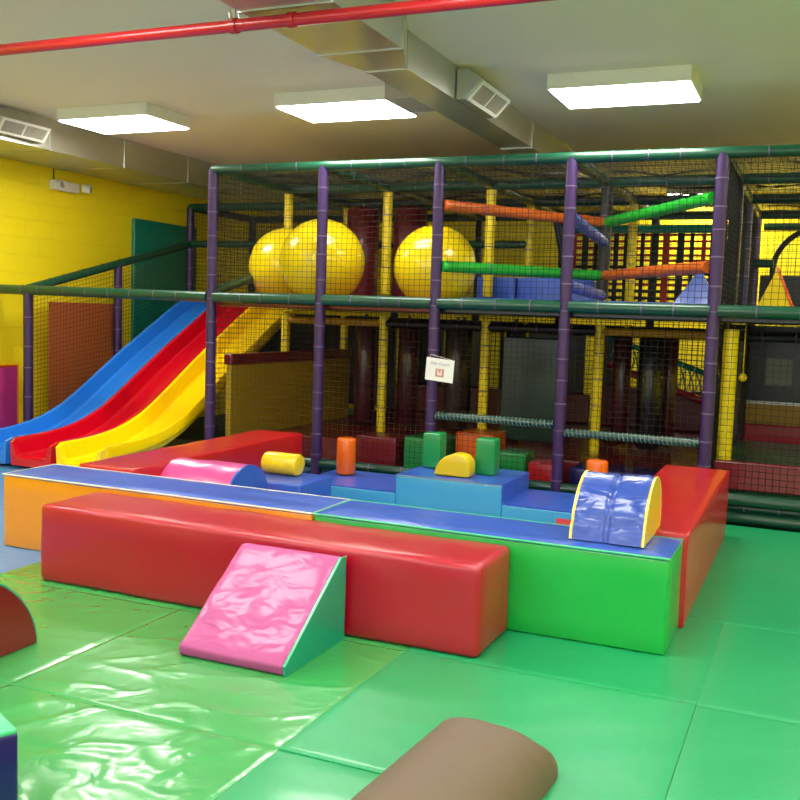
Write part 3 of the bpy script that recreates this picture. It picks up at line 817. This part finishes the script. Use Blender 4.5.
# foam blocks on upper deck
for x0, x1, lb in ((-3.27, -2.86, 'blue foam block on the upper deck beside the lone ball'), (-2.84, -2.06, 'wide blue foam block on the upper deck in the middle')):
    tag(obj('foam_block', cushion(x0, x1, 9.46, 9.75, 1.622, 1.965, bev=.015, amp=.002), V['blue'], smooth=60), lb, 'foam block', 'blue blocks on the upper deck')
def pyramid(x, y, w, h, m, label, z=1.622):
    b = bmesh.new(); n = 4
    top = b.verts.new((x+.01, y, z+h)); vs = [b.verts.new((x+w*a, y+w*c, z)) for a, c in ((-1, -1), (1, -1), (1, 1), (-1, 1))]
    b.faces.new(vs[::-1])
    for j in range(4): b.faces.new((vs[j], vs[(j+1) % 4], top))
    bmesh.ops.bevel(b, geom=b.edges[:], offset=.012, segments=2, affect='EDGES')
    tag(obj('foam_pyramid', b, m, smooth=40), label, 'foam pyramid')
pyramid(-1.02, 9.0, .19, .33, V['blue'], 'blue foam pyramid on the upper deck left of the right purple post', 1.722)
t = thing('foam_pyramid', (-.35, 8.9, 1.622), 'yellow foam pyramid with an orange edge on the upper deck at the right', 'foam pyramid')
b = bmesh.new(); ap = b.verts.new((-.36, 8.9, 2.06)); q4 = [b.verts.new((-.36+.18*a, 8.9+.18*c, 1.622)) for a, c in ((-1, -1), (1, -1), (1, 1), (-1, 1))]
b.faces.new(q4[::-1])
for j in range(4): b.faces.new((q4[j], q4[(j+1) % 4], ap))
bmesh.ops.bevel(b, geom=b.edges[:], offset=.01, segments=2, affect='EDGES')
obj('cover', b, V['yellow'], t)
obj('edging', polytube([(-.18, 8.72, 1.63), (-.36, 8.9, 2.055)], .013, n=6), V['og'], t)
obj('dark_backing', bx(-.70, 1.55, 12.5, 12.53, 1.66, 2.17), V['black'], F, 'low black sheet added as dark backing at the rear')  # added dark sheet hiding the yellow wall so the pyramid stands out
# hoop
b = polytube([(-.045+.52*math.cos(2*PI*i/40), Y3+.1, 2.22+.52*math.sin(2*PI*i/40)) for i in range(41)], .035, n=10)
tag(obj('tunnel_ring', b, V['ktube'], smooth=40), 'large black ring of a tunnel mouth at the right of the upper storey', 'ring')
# webbing lattice
t = thing('webbing_wall', (-2.2, 12.25, ZD), 'red and black webbing lattice wall across the rear of the upper storey', 'climbing net')
def wbox(x0, x1, z0, z1, y, b): return bx(x0, x1, y-.004, y+.004, z0, z1, bm=b)
br, bk = bmesh.new(), bmesh.new()
x = -3.1; i = 0
while x < -1.0:
    w = random.choice((.05, .06, .08))
    if i % 3 == 1: br = wbox(x, x+w, ZD+.06, 2.66, 12.22, br)
    else: bk = wbox(x, x+w, ZD+.06, 2.66, 12.22, bk)
    x += w+random.choice((.05, .07, .09)); i += 1
z = ZD+.1; i = 0
while z < 2.62:
    w = random.choice((.03, .04, .035)) if z < 2.45 else .03
    if i % 4 == 3 or z > 2.3: br = wbox(-3.12, -.95, z, z+w, 12.235, br)
    else: bk = wbox(-3.12, -.95, z, z+w, 12.235, bk)
    z += w+random.choice((.035, .05)); i += 1
obj('red_strap', br, V['strapr'], t); obj('black_strap', bk, V['strapk'], t)
obj('top_tube', tube((-3.1, 12.2, 2.70), (-.9, 12.2, 2.70), .05, n=14), V['tealt'], t, 'teal top tube', smooth=40)
tag(obj('support_strut', tube((-2.95, 11.3, 2.75), (-2.72, 11.3, 1.75), .04, n=10), V['ntube'], smooth=40), 'dark slanting strut between the yellow post and the webbing lattice', 'strut')
# rope ramp under the deck, right
t = thing('rope_bridge', (-1.5, 11.9, .8), 'teal edged rope ramp with blue and red cords sloping down under the deck', 'rope bridge')
P0, P1 = Vector((-2.35, 11.8, 1.36)), Vector((-.84, 11.8, .86))
obj('top_tube', tube(P0, P1, .035, n=12, ties=.16), [V['tealt'], V['white']], t, smooth=40)
dn = Vector((0, 0, -.30))
b = bmesh.new(); n = 16
for i in range(n):
    a = P0.lerp(P1, i/n); c = P0.lerp(P1, (i+1)/n)
    strand(b, [a, (a+c)/2+dn*.5+Vector((.02, 0, 0)), c+dn], .009); strand(b, [c, (a+c)/2+dn*.5, a+dn], .007)
obj('netting_cord', b, V['lblue'], t)
obj('lower_edge', tube(P0+dn*1.1, P1+dn*1.1, .045, n=10), V['redd'], t, 'red lower edge', smooth=40)
# rear lower pads and dark board with poster
tag(obj('padded_barrier', bx(-2.45, -.85, 12.0, 12.1, .25, .75, bev=.02), V['maroon']), 'maroon padded barrier at the rear under the deck', 'barrier')
tag(obj('padded_barrier', bx(-5.3, -2.6, 12.0, 12.1, .25, .62, bev=.02), V['dorange']), 'dark orange padded barrier far back on the ground floor', 'barrier')
tag(obj('padded_barrier', bx(-.68, 1.6, 11.0, 11.1, -.05, .50, bev=.02), V['redd']), 'red padded barrier low at the rear of the right bay', 'barrier')
t = thing('dark_board', (.1, 11.5, .5), 'dark board with a grey-blue poster, seen through the net at right', 'board')
obj('board', bx(-.70, 1.6, 11.5, 11.55, .72, 1.56), V['black'], t)
obj('poster', bx(-.52, -.24, 11.485, 11.498, .90, 1.2), V['poster'], t, 'grey-blue poster')
obj('sill', bx(-.70, 1.6, 11.42, 11.56, .69, .72), V['steel'], t, 'grey metal sill')
obj('lower_panel', bx(-.70, 1.6, 11.5, 11.55, -.05, .69), V['olive'], t, 'mustard lower panel')
b = bmesh.new(); bmesh.ops.create_uvsphere(b, u_segments=20, v_segments=12, radius=.035); bmesh.ops.translate(b, verts=b.verts, vec=(-.55, 8.35, 1.13))
tag(obj('hanging_ball', polytube([(-.55, 8.35, 1.14), (-.55, 8.35, 1.6)], .005, n=6, bm=b), V['yellow'], smooth=True), 'small yellow ball hanging on a cord in the right bay', 'ball')
# foam inside the front net at ground level
for x0, x1, y0, y1, z0, z1, m, lb in (
    (-3.97, -3.55, 8.15, 8.5, 0, .40, 'maroon', 'maroon foam block behind the net, right of the orange cylinder'),
    (-3.47, -3.08, 8.15, 8.6, 0, .42, 'mgreen', 'dark green foam block behind the net, left of the upright green boxes'),
    (-2.98, -2.62, 8.2, 8.6, 0, .50, 'og', 'orange foam block behind the net, behind the yellow half-moon'),
    (-2.58, -2.30, 8.15, 8.5, 0, .36, 'mgreen', 'dark green foam block behind the net, right of the upright green boxes'),
    (-2.26, -2.02, 8.1, 8.35, 0, .30, 'red', 'red foam block behind the net at the fourth purple post')):
    tag(obj('foam_block', cushion(x0, x1, y0, y1, z0, z1, bev=.015, amp=.002), V[m], smooth=60), lb, 'foam block', 'foam blocks behind the net')
tag(obj('foam_block', cushion(-1.9, -.85, 8.15, 8.6, 0, .28, bev=.02, amp=.002), V['navy'], smooth=60), 'dark navy foam block behind the net beside the red side beam', 'foam block', 'foam blocks behind the net')

# paper sign
t = thing('paper_sign', (-3.05, 7.88, .95), 'white paper notice tied to the third purple post', 'sign')
def spt(u, v, e=0): # u to the right, v up, e towards the viewer
    o_ = Vector((-3.175, 7.885, .985)); ux = Vector((.262, .0, -.022)); vy = Vector((.012, 0, .2))
    return o_+ux*u+vy*v+Vector((0, -e, 0))
def splate(u0, u1, v0, v1, e0, e1, n=1, wav=0):
    b = bmesh.new()
    vs = [b.verts.new(spt(u, v, e)) for e in (e0, e1) for u, v in ((u0, v0), (u1, v0), (u1, v1), (u0, v1))]
    b.faces.new(vs[:4]); b.faces.new(vs[4:])
    for j in range(4): b.faces.new((vs[j], vs[(j+1) % 4], vs[4+(j+1) % 4], vs[4+j]))
    return b
obj('sheet', splate(0, 1, 0, 1, 0, .002), V['paper'], t)
obj('picture', splate(.36, .66, .2, .55, .002, .003), V['photo'], t, 'rose picture')
b = splate(.42, .60, .26, .40, .003, .0036); merge(b, splate(.42, .47, .40, .53, .003, .0036)); merge(b, splate(.54, .59, .40, .53, .003, .0036))
obj('picture_figure', b, V['photo2'], t, 'pale figure in the picture')
cu = bpy.data.curves.new('txt', 'FONT'); cu.body = 'Slide Closed'; cu.size = .036; cu.align_x = 'CENTER'; cu.extrude = .0004
to = bpy.data.objects.new('txt', cu); COL.objects.link(to)
bpy.context.view_layer.update()
me = bpy.data.meshes.new_from_object(to.evaluated_get(bpy.context.evaluated_depsgraph_get()))
bpy.data.objects.remove(to)
b = bmesh.new(); b.from_mesh(me)
cc = spt(.5, .72, .003); M3 = Matrix(((1, 0, 0), (0, 0, -1), (0, 1, 0)))
for v in b.verts:
    q = M3 @ v.co; v.co = cc + Vector((q.x, q.y, q.z - .084*q.x))
obj('lettering', b, V['ink'], t, 'grey lettering')
obj('tie_cord', polytube([spt(.1, 1, -.004), Vector((-3.13, 7.89, 1.21)), spt(.9, 1, -.004)], .002, n=5), V['white'], t)

# ---------------------------------------------------------------- camera, world, view
Rm = [[0.916180235, 0.399342121, 0.033758669], [0.066298243, -0.067949107, -0.995483532], [-0.395244634, 0.914280476, -0.088729310]]
r_, d_, f_ = (Vector(v) for v in Rm)
cam = bpy.data.cameras.new('camera'); co = bpy.data.objects.new('camera', cam); COL.objects.link(co)
M4 = Matrix.Identity(4)
for i in range(3):
    M4[i][0] = r_[i]; M4[i][1] = -d_[i]; M4[i][2] = -f_[i]
M4.translation = Vector((0, 0, 1.55))
co.matrix_world = M4
cam.sensor_width = 36; cam.lens = 959.84/800*36; cam.clip_end = 100
sc.camera = co
w = bpy.data.worlds.new('world'); sc.world = w; w.use_nodes = True
w.node_tree.nodes['Background'].inputs[0].default_value = (.8, .85, .9, 1); w.node_tree.nodes['Background'].inputs[1].default_value = 1.6
sc.view_settings.view_transform = 'Standard'; sc.view_settings.look = 'None'; sc.view_settings.gamma = 1
sc.view_settings.use_curve_mapping = False
sc.view_settings.exposure = 0.72
sc.cycles.use_denoising = True
sc.cycles.max_bounces = 10; sc.cycles.diffuse_bounces = 6
sc.cycles.sample_clamp_indirect = 8
